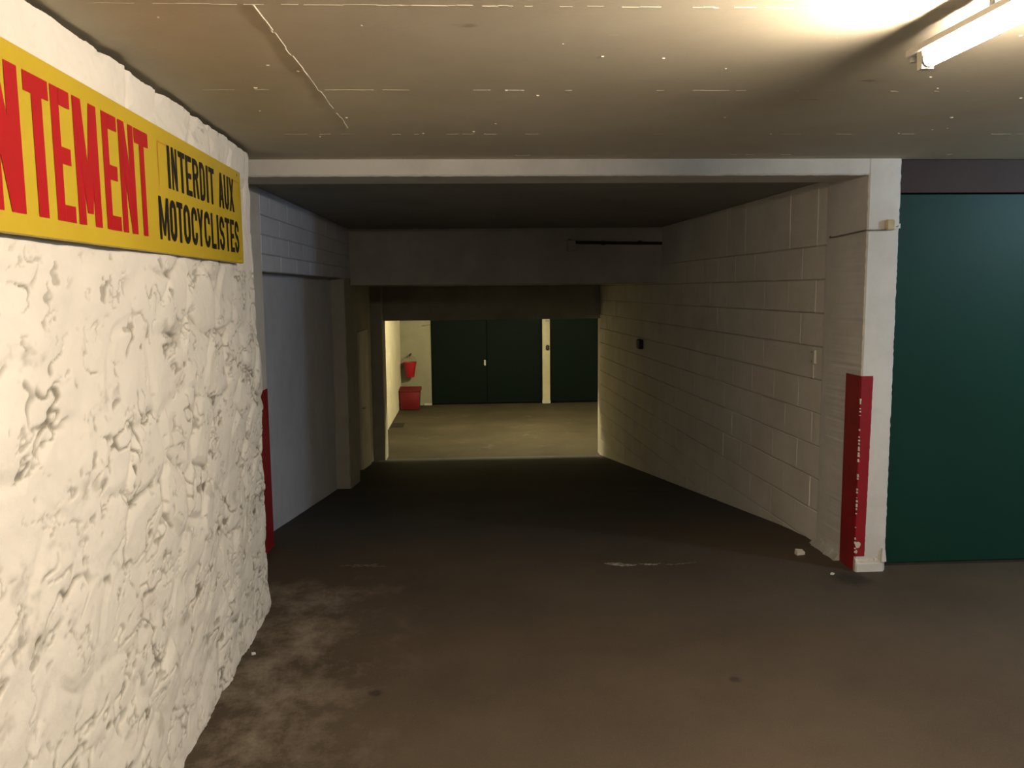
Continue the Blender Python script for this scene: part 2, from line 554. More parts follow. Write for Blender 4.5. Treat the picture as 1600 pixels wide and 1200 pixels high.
g1 = streaks(6.0, 10, 0.004, 0.042, 120, 5.0, 0.03, 0.14)
g3 = streaks(10.0, 17, 0.008, 0.055, 420, 8.0, 0.05, 0.16)
g4 = streaks(17.0, 26, 0.010, 0.060, 520, 11.0, 0.07, 0.18)
g2 = sstep(0.235, 0.31, fbm(Ug * 13, Zg * 22, 140, 3)) * sstep(-0.02, 0.15, fbm(Ug * 3, Zg * 3, 150, 2))
jl = (1 - sstep(0.003, 0.016, edge)) * jm * sstep(-0.04, 0.12, fbm(Ug * 9, Zg * 9, 160, 2))
pit = np.clip(g1 + 0.8 * g3 + 0.6 * g4, 0, 1.2)
height -= 0.0065 * pit + 0.005 * g2 + 0.009 * jl
height += 0.0030 * fbm(Ug * 40, Zg * 40, 170, 3)
soilv = np.clip(pit * 0.95 + g2 * 0.8 + jl * 0.85, 0, 1) * (0.55 + 0.9 * (fbm(Ug * 12, Zg * 12, 180, 2) + 0.3))
sm_ = sstep(0.13, 0.30, fbm(Ug * 5.5, Zg * 8, 190, 5, 0.65)) * 0.34    # broad grey smudges
soilv = np.clip(soilv + sm_, 0, 0.95)
soilv *= 1 - 0.8 * sstep(1.72, 1.80, Zg) * (fbm(Ug * 5, Zg * 5, 200, 2) < 0.15)
# the free end is rounded over, the foot runs out a little
re = np.clip((Ug - (U1 - 0.07)) / 0.07, 0, 1)
height -= 0.07 * (1 - np.sqrt(np.clip(1 - re ** 2, 0, 1)))
height += 0.020 * (1 - sstep(0.0, 0.16, Zg)) * (fbm(Ug * 5, Zg * 0 + 1, 210, 2) + 0.4)
Xg = SX(Ug) + height - 0.006
pts = np.stack([Xg, Ug, Zg], -1).reshape(-1, 3)
dU = np.gradient(pts.reshape(nu, nv, 3), axis=0)
dV = np.gradient(pts.reshape(nu, nv, 3), axis=1)
nrm = np.cross(dU, dV)
nrm /= np.linalg.norm(nrm, axis=-1, keepdims=True)
nrm = nrm.reshape(-1, 3)
soil_f = soilv.reshape(-1)
idx = np.arange(nu * nv).reshape(nu, nv)
quads = np.stack([idx[:-1, :-1], idx[1:, :-1], idx[1:, 1:], idx[:-1, 1:]], -1).reshape(-1, 4)
cf = cid.reshape(-1)[quads]
ef = edge.reshape(-1)[quads].min(1)
stone_of = np.where((cf == cf[:, :1]).all(1) & (ef > 0.016), cf[:, 0], -1)


def grid_obj(name, q, parent=None):
    used, inv = np.unique(q, return_inverse=True)
    me = bpy.data.meshes.new(name)
    me.vertices.add(len(used))
    me.vertices.foreach_set('co', pts[used].ravel())
    n = len(q)
    me.loops.add(4 * n)
    me.loops.foreach_set('vertex_index', inv.reshape(-1).astype(np.int32))
    me.polygons.add(n)
    me.polygons.foreach_set('loop_start', np.arange(0, 4 * n, 4, dtype=np.int32))
    me.update(calc_edges=True)
    me.validate()
    a = me.attributes.new('soil', 'FLOAT', 'POINT')
    a.data.foreach_set('value', soil_f[used].astype(np.float32))
    me.shade_smooth()
    me.normals_split_custom_set_from_vertices([tuple(v) for v in nrm[used]])
    me.materials.append(M['stone'])
    return link(bpy.data.objects.new(name, me), parent)


order = np.argsort(stone_of, kind='stable')
so = stone_of[order]
cuts = np.flatnonzero(np.diff(so)) + 1
groups = np.split(order, cuts)
small = [g for g in groups if stone_of[g[0]] < 0 or len(g) < 60]
wl = grid_obj('wall_left', quads[np.concatenate(small)])
tag(wl, 'thick whitewashed rubble stone wall carrying the yellow sign', 'wall', 'structure')
for g in groups:
    if stone_of[g[0]] >= 0 and len(g) >= 60:
        grid_obj('stone', quads[g], wl)
# core of the wall behind the face, its free end and the length behind the camera
core = MB()
core.hexa([(-1.36, -4.2, 0), (SX(-4.2) - .01, -4.2, 0), (SX(U0) - .01, U0 + .01, 0), (-1.36, U0 + .01, 0)],
          [(-1.36, -4.2, ZC), (SX(-4.2) - .01, -4.2, ZC), (SX(U0) - .01, U0 + .01, ZC), (-1.36, U0 + .01, ZC)])
core.hexa([(-1.36, U0 + .01, 0), (SX(U0) - .075, U0 + .01, 0), (SX(U1) - .075, U1, 0), (-1.36, U1, 0)],
          [(-1.36, U0 + .01, ZC), (SX(U0) - .075, U0 + .01, ZC), (SX(U1) - .075, U1, ZC), (-1.36, U1, ZC)])
core.build('wall_core', 'stone', wl)

# ------------------------------------------------------------------ white frame of the passage: beam and two pillars
bmf = rough_edge_box('trim_1', -1.30, 2.222, YF, YF + 0.32, 2.257, 2.40, 'white', 0.0012, 150, axis='x')
tag(bmf, 'white painted beam across the top of the passage mouth', 'beam', 'structure')
pr = rough_edge_box('pillar', 2.222, 2.405, YF, 5.07, -0.02, 2.40, 'white', 0.0022, 130)
tag(pr, 'white pillar right of the passage with a red stripe at its foot', 'pillar', 'structure')
pl = rough_edge_box('pillar', -1.62, -1.303, 4.30, 5.385, -0.06, 2.40, 'white', 0.003, 40)
tag(pl, 'white pillar behind the end of the stone wall with a narrow red stripe', 'pillar', 'structure')


def chipped_stripe():
    """red paint wrapped round the corner: wall side and front, its arris chipped away in places"""
    r = random.Random(4)
    n = 64
    z0, z1 = 0.0, 1.142
    xs, xf, yb = 2.2195, 2.289, 4.725
    V, Fc = [], []
    for i in range(n + 1):
        f = i / n
        z = z0 + (z1 - z0) * f
        zz = z if z > 0.075 else z
        c = 0.002 + 0.0015 * r.random()
        V += [(xs - .0012, yb, z), (xs - .0012, YF + c + .006, z), (xs - .0012 + .004, YF - .0018, z), (xs + .012 + r.uniform(-.002, .002), YF - .0020, z), (xf - 0.012 * (1 - f) + r.uniform(-.001, .001), YF - .0020, z)]
    for i in range(n):
        a, b = 5 * i, 5 * i + 5
        Fc.append((a, b, b + 1, a + 1))
        zi = z0 + (z1 - z0) * i / n
        if zi > 0.08:
            Fc.append((a + 1, b + 1, b + 2, a + 2))
            Fc.append((a + 2, b + 2, b + 3, a + 3))
            Fc.append((a + 3, b + 3, b + 4, a + 4))
    o = mesh_obj('red_stripe', V, Fc, 'red', pr)
    o['label'] = 'chipped red paint stripe'
    m = MB()
    for i in range(40):
        z = r.uniform(0.10, 1.05)
        if r.random() < 0.4:
            z = r.uniform(0.3, 0.75)
        h, wd = r.uniform(.003, .013), r.uniform(.001, .0045)
        if 0.55 < z < 0.70:
            h, wd = h * 1.6, wd * 1.5
        x = xs + 0.003
        m.hexa([(x - .006, YF - .003, z), (x + wd, YF - .0035, z), (x + wd, YF + .006, z), (x - .006, YF + wd, z)],
               [(x - .006, YF - .003, z + h), (x + wd * .7, YF - .0035, z + h), (x + wd * .7, YF + .006, z + h), (x - .006, YF + wd, z + h)])
    m.build('paint_chips', 'chip', pr)['kind'] = 'stuff'
    # round bare spot near the foot
    V = [(2.236 + .017 * math.cos(a) * (1 + .1 * math.sin(3 * a)), YF - .004, 0.158 + .019 * math.sin(a)) for a in [2 * math.pi * k / 14 for k in range(14)]]
    mesh_obj('bare_spot', V, [tuple(range(14))], 'chip', pr)
    V = [(2.228 + .007 * math.cos(a), YF - .004, 0.118 + .011 * math.sin(a)) for a in [2 * math.pi * k / 9 for k in range(9)]]
    mesh_obj('bare_spot', V, [tuple(range(9))], 'chip', pr)


chipped_stripe()
# lumpy white plinth under the front of the pillar, with the broken edge above it
box('plinth', 2.221, 2.390, YF - .018, YF + .05, -0.01, 0.055, 'white', pr, 0.008)
m = MB()
r = random.Random(9)
for i in range(9):
    x = 2.232 + i * 0.0185
    m.hexa([(x - .010, YF - .012, .055), (x + .012, YF - .012 - r.uniform(0, .006), .055), (x + .012, YF + .01, .055), (x - .010, YF + .01, .055)],
           [(x - .008, YF - .006, .062 + r.uniform(0, .014)), (x + .010, YF - .006, .062 + r.uniform(0, .014)), (x + .010, YF + .01, .082), (x - .008, YF + .01, .082)])
m.build('broken_plaster', 'chip', pr)
MB().hexa([(2.372, YF - .022, .055), (2.402, YF - .020, .06), (2.402, YF + .01, .06), (2.372, YF + .01, .055)],
          [(2.380, YF - .012, .135), (2.398, YF - .010, .128), (2.398, YF + .01, .128), (2.380, YF + .01, .135)]).build('plaster_lump', 'white', pr)
# rough cement fillet along the inner foot
m = MB()
for i in range(8):
    y = 4.73 + i * 0.045
    hh = r.uniform(.02, .05)
    m.hexa([(2.18 - r.uniform(0, .015), y, -.01), (2.23, y, -.01), (2.23, y + .047, -.01), (2.18 - r.uniform(0, .015), y + .047, -.01)],
           [(2.214, y, hh), (2.23, y, hh + .01), (2.23, y + .047, hh + .01), (2.214, y + .047, hh)])
m.build('cement_fillet', 'grey', pr)
box('red_stripe', -1.3055, -1.3015, 4.95, 5.376, -0.05, 1.03, 'red', pl)

# ------------------------------------------------------------------ right wall of the passage, block by block
DR = Vector((-0.0312, 1, 0)).normalized()
NR = Vector((-DR.y, DR.x, 0))     # towards the passage
ANG_R = math.atan2(DR.y, DR.x)
wr = MB()
ya, yb = 5.00, 12.60
f = lambda y, off: (RW(y) + off, y)
wr.hexa([(*f(ya, .010), -1.15), (*f(ya, .30), -1.15), (*f(yb, .30), -1.15), (*f(yb, .010), -1.15)],
        [(*f(ya, .010), ZP + .05), (*f(ya, .30), ZP + .05), (*f(yb, .30), ZP + .05), (*f(yb, .010), ZP + .05)])
wr = wr.build('wall_right', 'joint')
tag(wr, 'white painted block wall down the right side of the ramp', 'wall', 'structure')


def block_mesh(L, H, D=0.012, b=0.005, seed=0, mat='block'):
    """front of a block: local x along the wall, z up, y = towards the room"""
    r = random.Random(seed)
    j = lambda a: r.uniform(-a, a)
    V = [(0, 0, 0), (L, 0, 0), (L, 0, H), (0, 0, H)]
    V += [(0 + j(.001), D * .55, 0), (L, D * .55 + j(.001), 0), (L, D * .55, H + j(.001)), (0, D * .55, H)]
    V += [(b + j(.002), D + j(.0012), b + j(.002)), (L - b + j(.002), D + j(.0012), b + j(.002)), (L - b + j(.002), D + j(.0012), H - b + j(.002)), (b + j(.002), D + j(.0012), H - b + j(.002))]
    Fc = [(11, 10, 9, 8)]
    for q in ((0, 4), (4, 8)):
        for k in range(4):
            Fc.append((q[0] + k, q[1] + k, q[1] + (k + 1) % 4, q[0] + (k + 1) % 4))
    me = bpy.data.meshes.new('block')
    me.from_pydata(V, [], Fc)
    me.materials.append(M[mat])
    me.update()
    return me


CH = 0.2125
BL = 0.42
variants = {}


def get_block(L, H, k, mat):
    key = (round(L, 3), round(H, 3), k, mat)
    if key not in variants:
        variants[key] = block_mesh(L, H, seed=k, mat=mat)
    return variants[key]


L_wall = (12.45 - 5.07) / DR.y
rb = random.Random(3)
joints = [1.906 + CH - k * CH for k in range(0, 16)]
for row, zb in enumerate([1.906] + joints[2:]):
    ztop = (ZP + 0.01) if row == 0 else joints[row]
    H = ztop - zb - 0.004
    if zb + H < Z_LOW:
        continue
    x = -BL * (0.5 if row % 2 else 1.0) + 0.13
    while x < L_wall:
        x0, x1 = max(0, x), min(L_wall, x + BL)
        if x1 - x0 > 0.03 and ztop > ramp_z(5.07 + x1) - 0.0:
            filled = rb.random() < 0.45
            L = x1 - x0 - (0.0005 if filled else 0.005)
            o = link(bpy.data.objects.new('block', get_block(L, H, rb.randint(0, 4), 'block')), wr)
            p = Vector((RW(5.07), 5.07, 0)) + DR * x0
            o.matrix_local = Matrix.Translation((p.x + 0.0108, p.y, zb)) @ Matrix.Rotation(ANG_R, 4, 'Z') @ Matrix.Translation((0, rb.uniform(-.0012, .0012), 0))
        x += BL
# ------------------------------------------------------------------ left wall of the passage
DL = Vector((0.0150, 1, 0)).normalized()
wlp = MB()
g = lambda y, off: (LW(y) + off, y)
# lintel body above the bricked-up bay
wlp.hexa([(*g(5.38, -.30), 1.785), (*g(5.38, -.010), 1.785), (*g(Y_SLAB + .1, -.010), 1.785), (*g(Y_SLAB + .1, -.30), 1.785)],
         [(*g(5.38, -.30), ZP + .05), (*g(5.38, -.010), ZP + .05), (*g(Y_SLAB + .1, -.010), ZP + .05), (*g(Y_SLAB + .1, -.30), ZP + .05)])
wlp = wlp.build('wall_left', 'joint')
tag(wlp, 'white block lintel, tinted for cool light, over the closed bay left of the ramp', 'wall', 'structure')
ANG_L = math.atan2(DL.y, DL.x)
zc = [1.780, 1.892, 2.016, 2.140, ZP + .01]
for k in range(4):
    x = -0.25 if k % 2 else 0.0
    H = zc[k + 1] - zc[k] - 0.0025
    LL = Y_SLAB - 5.385
    while x < LL:
        x0, x1 = max(0, x), min(LL, x + 0.5)
        if x1 - x0 > 0.03:
            # mirrored face: the block's front must look to +X, so it is laid out backwards along the wall
            L = x1 - x0 - (0.0003 if rb.random() < 0.7 else 0.003)
            o = link(bpy.data.objects.new('block', get_block(L, H, rb.randint(0, 4), 'lilac')), wlp)
            y1 = 5.385 + x1
            o.matrix_local = Matrix.Translation((LW(y1) - 0.0118, y1, zc[k])) @ Matrix.Rotation(ANG_L + math.pi, 4, 'Z')
        x += 0.5
# closed bay: rendered panel set back below the lintel
PX = lambda y: LW(y) - 0.135
pn = MB()
ny, nz = 60, 40
Yp = np.linspace(5.36, 8.62, ny)
Zp = np.linspace(0, 1, nz)
V, Fc = [], []
for i, y in enumerate(Yp):
    zb0 = ramp_z(y) - 0.08
    for j_, q in enumerate(Zp):
        z = zb0 + (1.80 - zb0) * q
        V.append((0, y, z))
V = np.array(V)
hh = 0.012 * fbm(V[:, 1] * 1.5, V[:, 2] * 1.5, 300, 3) + 0.004 * fbm(V[:, 1] * 8, V[:, 2] * 14, 310, 3)
for zj in (0.42, 0.13):
    dz = V[:, 2] - zj - 0.02 * np.sin(V[:, 1] * 2.0) + 0.05 * (V[:, 1] - 5.4)
    hh -= 0.007 * np.exp(-(dz / 0.018) ** 2) * (V[:, 1] < 6.9)
V[:, 0] = PX(V[:, 1]) + hh
for i in range(ny - 1):
    for j_ in range(nz - 1):
        a = i * nz + j_
        Fc.append((a, a + nz, a + nz + 1, a + 1))
bay = mesh_obj('wall_left', V, Fc, 'lilac', None, True)
tag(bay, 'rough white infill panel, tinted for cool light, set back under the block lintel', 'wall', 'structure')
m = MB()
m.hexa([(*g(5.30, -.40), -.6), (*g(5.30, -.16), -.6), (*g(8.65, -.16), -.6), (*g(8.65, -.40), -.6)],
       [(*g(5.30, -.40), 1.80), (*g(5.30, -.16), 1.80), (*g(8.65, -.16), 1.80), (*g(8.65, -.40), 1.80)])
m.build('wall_core', 'grey', bay)
pp = rough_edge_box('pillar', -1.62, LW(8.7), 8.55, 9.30, -0.65, 1.784, 'grey', 0.004, 30)
tag(pp, 'dim grey pier at the far end of the closed bay', 'pillar', 'structure')
box('pier_head', -1.62, LW(9.1), Y_SLAB, 9.30, 1.70, 1.80, 'grey', pp)
rb2 = MB().hexa([(-1.65, 9.25, -1.1), (-1.43, 9.25, -1.1), (-1.43, 12.3, -1.1), (-1.65, 12.3, -1.1)],
                [(-1.65, 9.25, 1.75), (-1.43, 9.25, 1.75), (-1.43, 12.3, 1.75), (-1.65, 12.3, 1.75)]).build('wall_left', 'grey')
tag(rb2, 'dark recessed wall between the grey pier and the far opening', 'wall', 'structure')
sd = empty('door_3', (-1.43, 11.15, ramp_z(11.15)))
tag(sd, 'pale flush door in the dark wall beside the ramp', 'door', 'structure')
keep(box('door_leaf', -1.432, -1.402, 10.72, 11.62, -0.83, 1.12, 'white', None, 0.006), sd)
keep(MB().tube([(-1.402, 10.80, 0.12), (-1.37, 10.80, 0.12), (-1.37, 10.92, 0.12)], 0.009, 8).build('handle', 'steel'), sd)

# far opening: lintel and the pier on its left
lo = box('trim_2', -1.68, 2.35, Y_RAMP1, Y_RAMP1 + 1.12, 1.20, ZF + 0.1, 'grey')  # unseen depth drawn out to cut the far lamp's light off the ramp
tag(lo, 'concrete lintel over the far opening at the foot of the ramp', 'lintel', 'structure')
lp = rough_edge_box('pillar', -1.68, -1.262, 12.22, Y_RAMP1 + 0.22, -1.0, 1.75, 'grey', 0.003, 24)
tag(lp, 'dark pier forming the left side of the far opening', 'pillar', 'structure')
re_ = box('trim_3', RW(12.45) + .003, RW(12.45) + 0.32, Y_RAMP1, Y_RAMP1 + 0.22, -1.0, 1.75, 'block')
tag(re_, 'painted end of the block wall at the right of the far opening', 'trim', 'structure')

# ------------------------------------------------------------------ near garage: big green door, lintel, outer walls
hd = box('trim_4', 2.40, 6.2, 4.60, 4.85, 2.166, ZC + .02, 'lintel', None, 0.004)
tag(hd, 'shade-coloured lintel between the ceiling and the big green door', 'lintel', 'structure')
gd = empty('door_1', (3.63, 4.62, 0))
tag(gd, 'large smooth dark green garage door right of the white pillar', 'door', 'structure')
keep(box('door_leaf', 2.428, 4.83, 4.612, 4.65, 0.018, 2.160, 'green', None, 0.004), gd)
keep(box('door_frame', 2.400, 2.424, 4.605, 4.66, 0.0, 2.166, 'dark'), gd)
keep(box('door_frame', 4.834, 4.86, 4.605, 4.66, 0.0, 2.166, 'dark'), gd)
keep(box('bottom_seal', 2.43, 4.83, 4.618, 4.645, 0.0, 0.02, 'dark'), gd)
keep(box('guide_strip', 2.4085, 2.4125, 4.590, 4.606, 1.93, 2.15, 'steel'), gd)
m = MB().lathe([(0.03, 0), (0.03, .008), (0.012, .012), (0.012, .04)], (0, 0, 0), 16)
bmesh.ops.rotate(m.bm, verts=m.bm.verts, cent=(0, 0, 0), matrix=Matrix.Rotation(math.radians(90), 3, 'X'))
bmesh.ops.translate(m.bm, verts=m.bm.verts, vec=(3.63, 4.612, 1.02))
m.box(3.565, 3.695, 4.566, 4.576, 1.01, 1.03)
keep(m.build('handle', 'steel'), gd)
we = box('wall_right', 4.86, 6.2, 4.60, 4.85, -0.02, 2.17, 'white')
tag(we, 'white wall beyond the right edge of the big green door', 'wall', 'structure')
w2 = box('wall_right', 6.0, 6.25, -4.2, 4.7, -0.02, ZC + .02, 'white')
tag(w2, 'white side wall at the far right of the near garage', 'wall', 'structure')
w3 = box('wall_back', -1.4, 6.25, -4.4, -4.15, -0.02, ZC + .02, 'white')
tag(w3, 'white back wall behind the viewer', 'wall', 'structure')

# ------------------------------------------------------------------ far garage
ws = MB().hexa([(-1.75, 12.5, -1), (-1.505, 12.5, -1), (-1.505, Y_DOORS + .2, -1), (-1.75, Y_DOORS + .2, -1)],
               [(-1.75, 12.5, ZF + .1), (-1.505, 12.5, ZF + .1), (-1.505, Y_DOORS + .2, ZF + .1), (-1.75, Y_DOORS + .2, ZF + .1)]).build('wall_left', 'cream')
tag(ws, 'brightly lit cream side wall of the far garage', 'wall', 'structure')
wb = MB()
wb.box(-1.6, -0.832, Y_DOORS, Y_DOORS + .3, -1.0, ZF + .1)
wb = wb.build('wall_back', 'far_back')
tag(wb, 'cream back wall of the far garage behind the red bucket', 'wall', 'structure')
box('plinth', -1.0, -0.832, Y_DOORS - .02, Y_DOORS + .02, -0.92, -0.855, 'grey', wb, 0.005)
hd2 = box('trim_5', -0.84, 4.8, Y_DOORS, Y_DOORS + .3, 1.30, ZF + .1, 'cream')
tag(hd2, 'cream wall band above the two distant green doors', 'wall', 'structure')
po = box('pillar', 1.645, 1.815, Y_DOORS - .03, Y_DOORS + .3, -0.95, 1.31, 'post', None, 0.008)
tag(po, 'narrow cream post between the two distant green doors', 'pillar', 'structure')
box('plinth', 1.640, 1.820, Y_DOORS - .036, Y_DOORS + .01, -0.92, -0.83, 'grey', po, 0.004)
for nm, x0, x1, lab in (('door_2', -0.832, 1.645, 'dark green double door in the far garage with a pale handle'),
                        ('door_4', 1.815, 4.29, 'dark green door right of the narrow post in the far garage')):
    dd = empty(nm, ((x0 + x1) / 2, Y_DOORS + .06, Z_LOW))
    tag(dd, lab, 'door', 'structure')
    xm = (x0 + x1) / 2
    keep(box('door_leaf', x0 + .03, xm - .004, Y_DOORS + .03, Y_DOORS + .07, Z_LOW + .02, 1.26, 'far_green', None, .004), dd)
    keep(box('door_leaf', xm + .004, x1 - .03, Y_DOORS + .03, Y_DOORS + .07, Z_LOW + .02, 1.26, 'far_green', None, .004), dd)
    fr = MB()
    fr.box(x0, x0 + .028, Y_DOORS + .01, Y_DOORS + .09, Z_LOW, 1.30)
    fr.box(x1 - .028, x1, Y_DOORS + .01, Y_DOORS + .09, Z_LOW, 1.30)
    fr.box(x0 + .028, x1 - .028, Y_DOORS + .01, Y_DOORS + .09, 1.262, 1.30)
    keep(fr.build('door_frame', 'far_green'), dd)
    xh = xm - .045
    h = MB()
    h.box(xh - .02, xh + .02, Y_DOORS + .022, Y_DOORS + .031, -.03, .09)
    h.tube([(xh, Y_DOORS + .03, .05), (xh, Y_DOORS - .02, .05), (xh - .015, Y_DOORS - .03, .0)], .012, 8)
    o = keep(h.build('handle', 'steel'), dd)
    o['label'] = 'pale metal door handle'
wfr = box('wall_right', 4.29, 4.8, 12.4, Y_DOORS + .3, -1.0, ZF + .1, 'cream')
tag(wfr, 'cream right wall of the far garage hidden past the opening', 'wall', 'structure')
wff = box('wall_front', 2.3, 4.8, Y_RAMP1, Y_RAMP1 + .2, -1.0, ZF + .1, 'cream')
tag(wff, 'cream wall beside the far opening facing the distant doors', 'wall', 'structure')

# pull switch and its conduit on the post
cs = empty('light_switch', (1.757, Y_DOORS - .03, 0.30))
tag(cs, 'dark round switch hanging from a conduit on the far cream post', 'switch')
keep(MB().tube([(1.757, Y_DOORS - .042, 1.29), (1.757, Y_DOORS - .042, .42)], .011, 8).build('conduit', 'grey'), cs)
m = MB().lathe([(0.02, -.055), (.042, -.03), (.042, .03), (.02, .06)], (1.757, Y_DOORS - .065, .355), 16)
keep(m.build('switch_body', 'dark', None, True), cs)
keep(MB().box(1.72, 1.795, Y_DOORS - .05, Y_DOORS - .03, .93, .965).build('clip', 'wire'), cs)

# small pipe end at the top of the back wall
pe = MB().tube([(-1.02, Y_DOORS - .02, .87), (-.835, Y_DOORS - .02, .90)], .012, 8).build('pipe', 'wire')
tag(pe, 'short grey pipe near the top of the cream wall by the distant door', 'pipe')

# red fire bucket hanging on a hook
bk = empty('fire_bucket', (-1.27, Y_DOORS - .19, -.25))
tag(bk, 'red fire bucket hanging from a hook on the far cream wall', 'bucket')
cx, cy = -1.29, Y_DOORS - .17
m = MB().lathe([(0.09, -.245), (.093, -.24), (.143, .075), (.150, .075), (.150, .088), (.138, .088), (.086, -.225), (.02, -.226)], (cx, cy, 0), 26)
keep(m.build('bucket_body', 'red_plastic', None, True), bk)
arc = [(cx + .140 * math.cos(a), cy + .06 * math.sin(a), .07 + .155 * math.sin(a)) for a in [math.pi * k / 14 for k in range(15)]]
keep(MB().tube(arc, .006, 7).build('handle', 'wire'), bk)
hk = MB()
hk.tube([(cx + .015, Y_DOORS + .01, .255), (cx + .015, Y_DOORS - .09, .25), (cx, Y_DOORS - .12, .225), (cx - .01, Y_DOORS - .10, .212)], .012, 8)
hk.tube([(cx + .03, Y_DOORS - .02, .26), (cx - .07, Y_DOORS - .05, .20)], .009, 7)
hk = hk.build('wall_hook', 'dark')
tag(hk, 'dark iron wall hook holding the red fire bucket', 'hook')

# red sand bin on the floor
sb = empty('sand_bin', (-1.27, 17.75, Z_LOW))
tag(sb, 'red sand bin standing on the floor below the fire bucket', 'bin')
bx0, bx1, by0, by1 = -1.49, -1.055, 17.58, 17.98
b = .02
m = MB().hexa([(bx0 + b, by0 + b, Z_LOW + .012), (bx1 - b, by0 + b, Z_LOW + .012), (bx1 - b, by1 - b, Z_LOW + .012), (bx0 + b, by1 - b, Z_LOW + .012)],
              [(bx0, by0, -.50), (bx1, by0, -.50), (bx1, by1, -.50), (bx0, by1, -.50)])
m.bevel(.012, 2)
keep(m.build('bin_body', 'red_bin', None, True), sb)
m = MB().hexa([(bx0 - .008, by0 - .022, -.50), (bx1 + .022, by0 - .022, -.50), (bx1 + .022, by1 + .01, -.50), (bx0 - .008, by1 + .01, -.50)],
              [(bx0 - .008, by0 - .022, -.478), (bx1 + .022, by0 - .022, -.478), (bx1 + .022, by1 + .01, -.43), (bx0 - .008, by1 + .01, -.43)])
m.bevel(.006)
keep(m.build('lid', 'red_bin'), sb)
for xr in (bx0 + .03, bx1 - .07):
    keep(box('runner', xr, xr + .04, by0 + .03, by1 - .03, Z_LOW, Z_LOW + .02, 'dark'), sb)

# dark drain grate at the wall foot
dg = empty('floor_drain', (-1.36, 15.62, Z_LOW))
tag(dg, 'dark floor drain against the foot of the lit cream wall', 'drain')
keep(box('frame', -1.49, -1.24, 15.36, 15.84, Z_LOW - .02, Z_LOW + .006, 'dark'), dg)
for k in range(9):
    keep(box('bar', -1.475, -1.255, 15.385 + k * .05, 15.41 + k * .05, Z_LOW + .004, Z_LOW + .014, 'dark'), dg)

# ------------------------------------------------------------------ things on the passage walls
# cable pipe along the face of the lower slab
cp = empty('conduit_pipe', (1.6, Y_SLAB - .03, 2.13))
tag(cp, 'dark conduit pipe along the upper face of the lower slab', 'pipe')
keep(MB().tube([(RW(8.93) - .005, 8.925, 2.128), (1.20, 8.925, 2.140), (1.13, 8.925, 2.150), (1.09, 8.94, 2.165)], .016, 10).build('pipe', 'dark', None, True), cp)
keep(box('junction_box', 1.075, 1.165, 8.90, 8.962, 2.05, 2.17, 'grey', None, .008), cp)
for x in (1.45, 1.85):
    keep(box('clip', x, x + .03, 8.905, 8.962, 2.115, 2.155, 'dark'), cp)

# dark wall box deep in the passage
m = empty('wall_box', (RW(9.8), 9.8, .985))
tag(m, 'small dark electrical box on the block wall near the far opening', 'box')
o = keep(box('box_body', RW(9.8) - .05, RW(9.8) + .002, 9.72, 9.88, .925, 1.04, 'dark', None, .010), m)
o = keep(box('box_cover', RW(9.8) - .058, RW(9.8) - .049, 9.735, 9.865, .938, 1.028, 'wire', None, .003), m)
# painted-over cover plate on the near blocks
m = empty('cover_plate', (RW(5.2), 5.2, 1.2))
tag(m, 'painted-over narrow cover plate on the block wall near the white pillar', 'plate')
keep(box('plate', RW(5.2) - .012, RW(5.2) + .003, 5.165, 5.235, 1.155, 1.245, 'block', None, .004), m)
for z in (1.17, 1.23):
    keep(MB().tube([(RW(5.2) - .011, 5.2, z), (RW(5.2) - .016, 5.2, z)], .005, 8).build('screw', 'wire'), m)

# wire strung round the pillar to a beige taped clip
wr_ = empty('wire', (2.33, YF, 1.98))
tag(wr_, 'thin grey wire strung round the white pillar to a beige clip', 'wire')
keep(MB().tube([(2.226, 5.02, 1.955), (2.208, 4.985, 1.945), (2.212, 4.93, 1.944), (2.210, 4.74, 1.950), (2.208, 4.545, 1.957), (2.214, 4.530, 1.957), (2.25, 4.531, 1.956), (2.31, 4.531, 1.957), (2.385, 4.525, 1.975), (2.408, 4.54, 1.99)], .0042, 7).build('wire_strand', 'wire'), wr_)
o = keep(box('taped_clip', 2.318, 2.366, YF - .030, YF + .002, 1.955, 2.012, 'beige', None, .007), wr_)
o['label'] = 'beige taped clip'
keep(MB().hexa([(2.362, YF - .02, 1.962), (2.404, YF - .012, 1.966), (2.404, YF + .004, 1.966), (2.362, YF + .004, 1.962)],
               [(2.362, YF - .02, 1.995), (2.404, YF - .012, 1.99), (2.404, YF + .004, 1.99), (2.362, YF + .004, 1.995)]).build('knot', 'white'), wr_)

# ------------------------------------------------------------------ litter on the floor
def scrap(x, y, s, rot, label, flat=0.35):
    c, sn = math.cos(rot), math.sin(rot)
    q = [(-1, -.7), (1, -.6), (.9, .7), (-.95, .65)]
    B = [(x + s * (a * c - b_ * sn), y + s * (a * sn + b_ * c), 0.0) for a, b_ in q]
    T = [(p[0] + s * .08, p[1] - s * .05, s * flat * k) for p, k in zip(B, (1.0, .7, 1.1, 1.4))]
    o = MB().hexa(B, T).build('paper_scrap', 'paper')
    o.data.transform(Matrix.Translation((-x, -y, 0)))
    o.location = (x, y, 0.0)
    return tag(o, label, 'litter')


scrap(2.03, 4.865, .026, .1, 'folded white paper scrap on the floor in front of the block wall', .9)
scrap(2.075, 4.50, .013, .8, 'tiny white paper crumb at the foot of the red striped pillar', .5)
scrap(-1.005, 3.675, .009, .4, 'tiny white plaster crumb on the floor by the stone wall', .8)

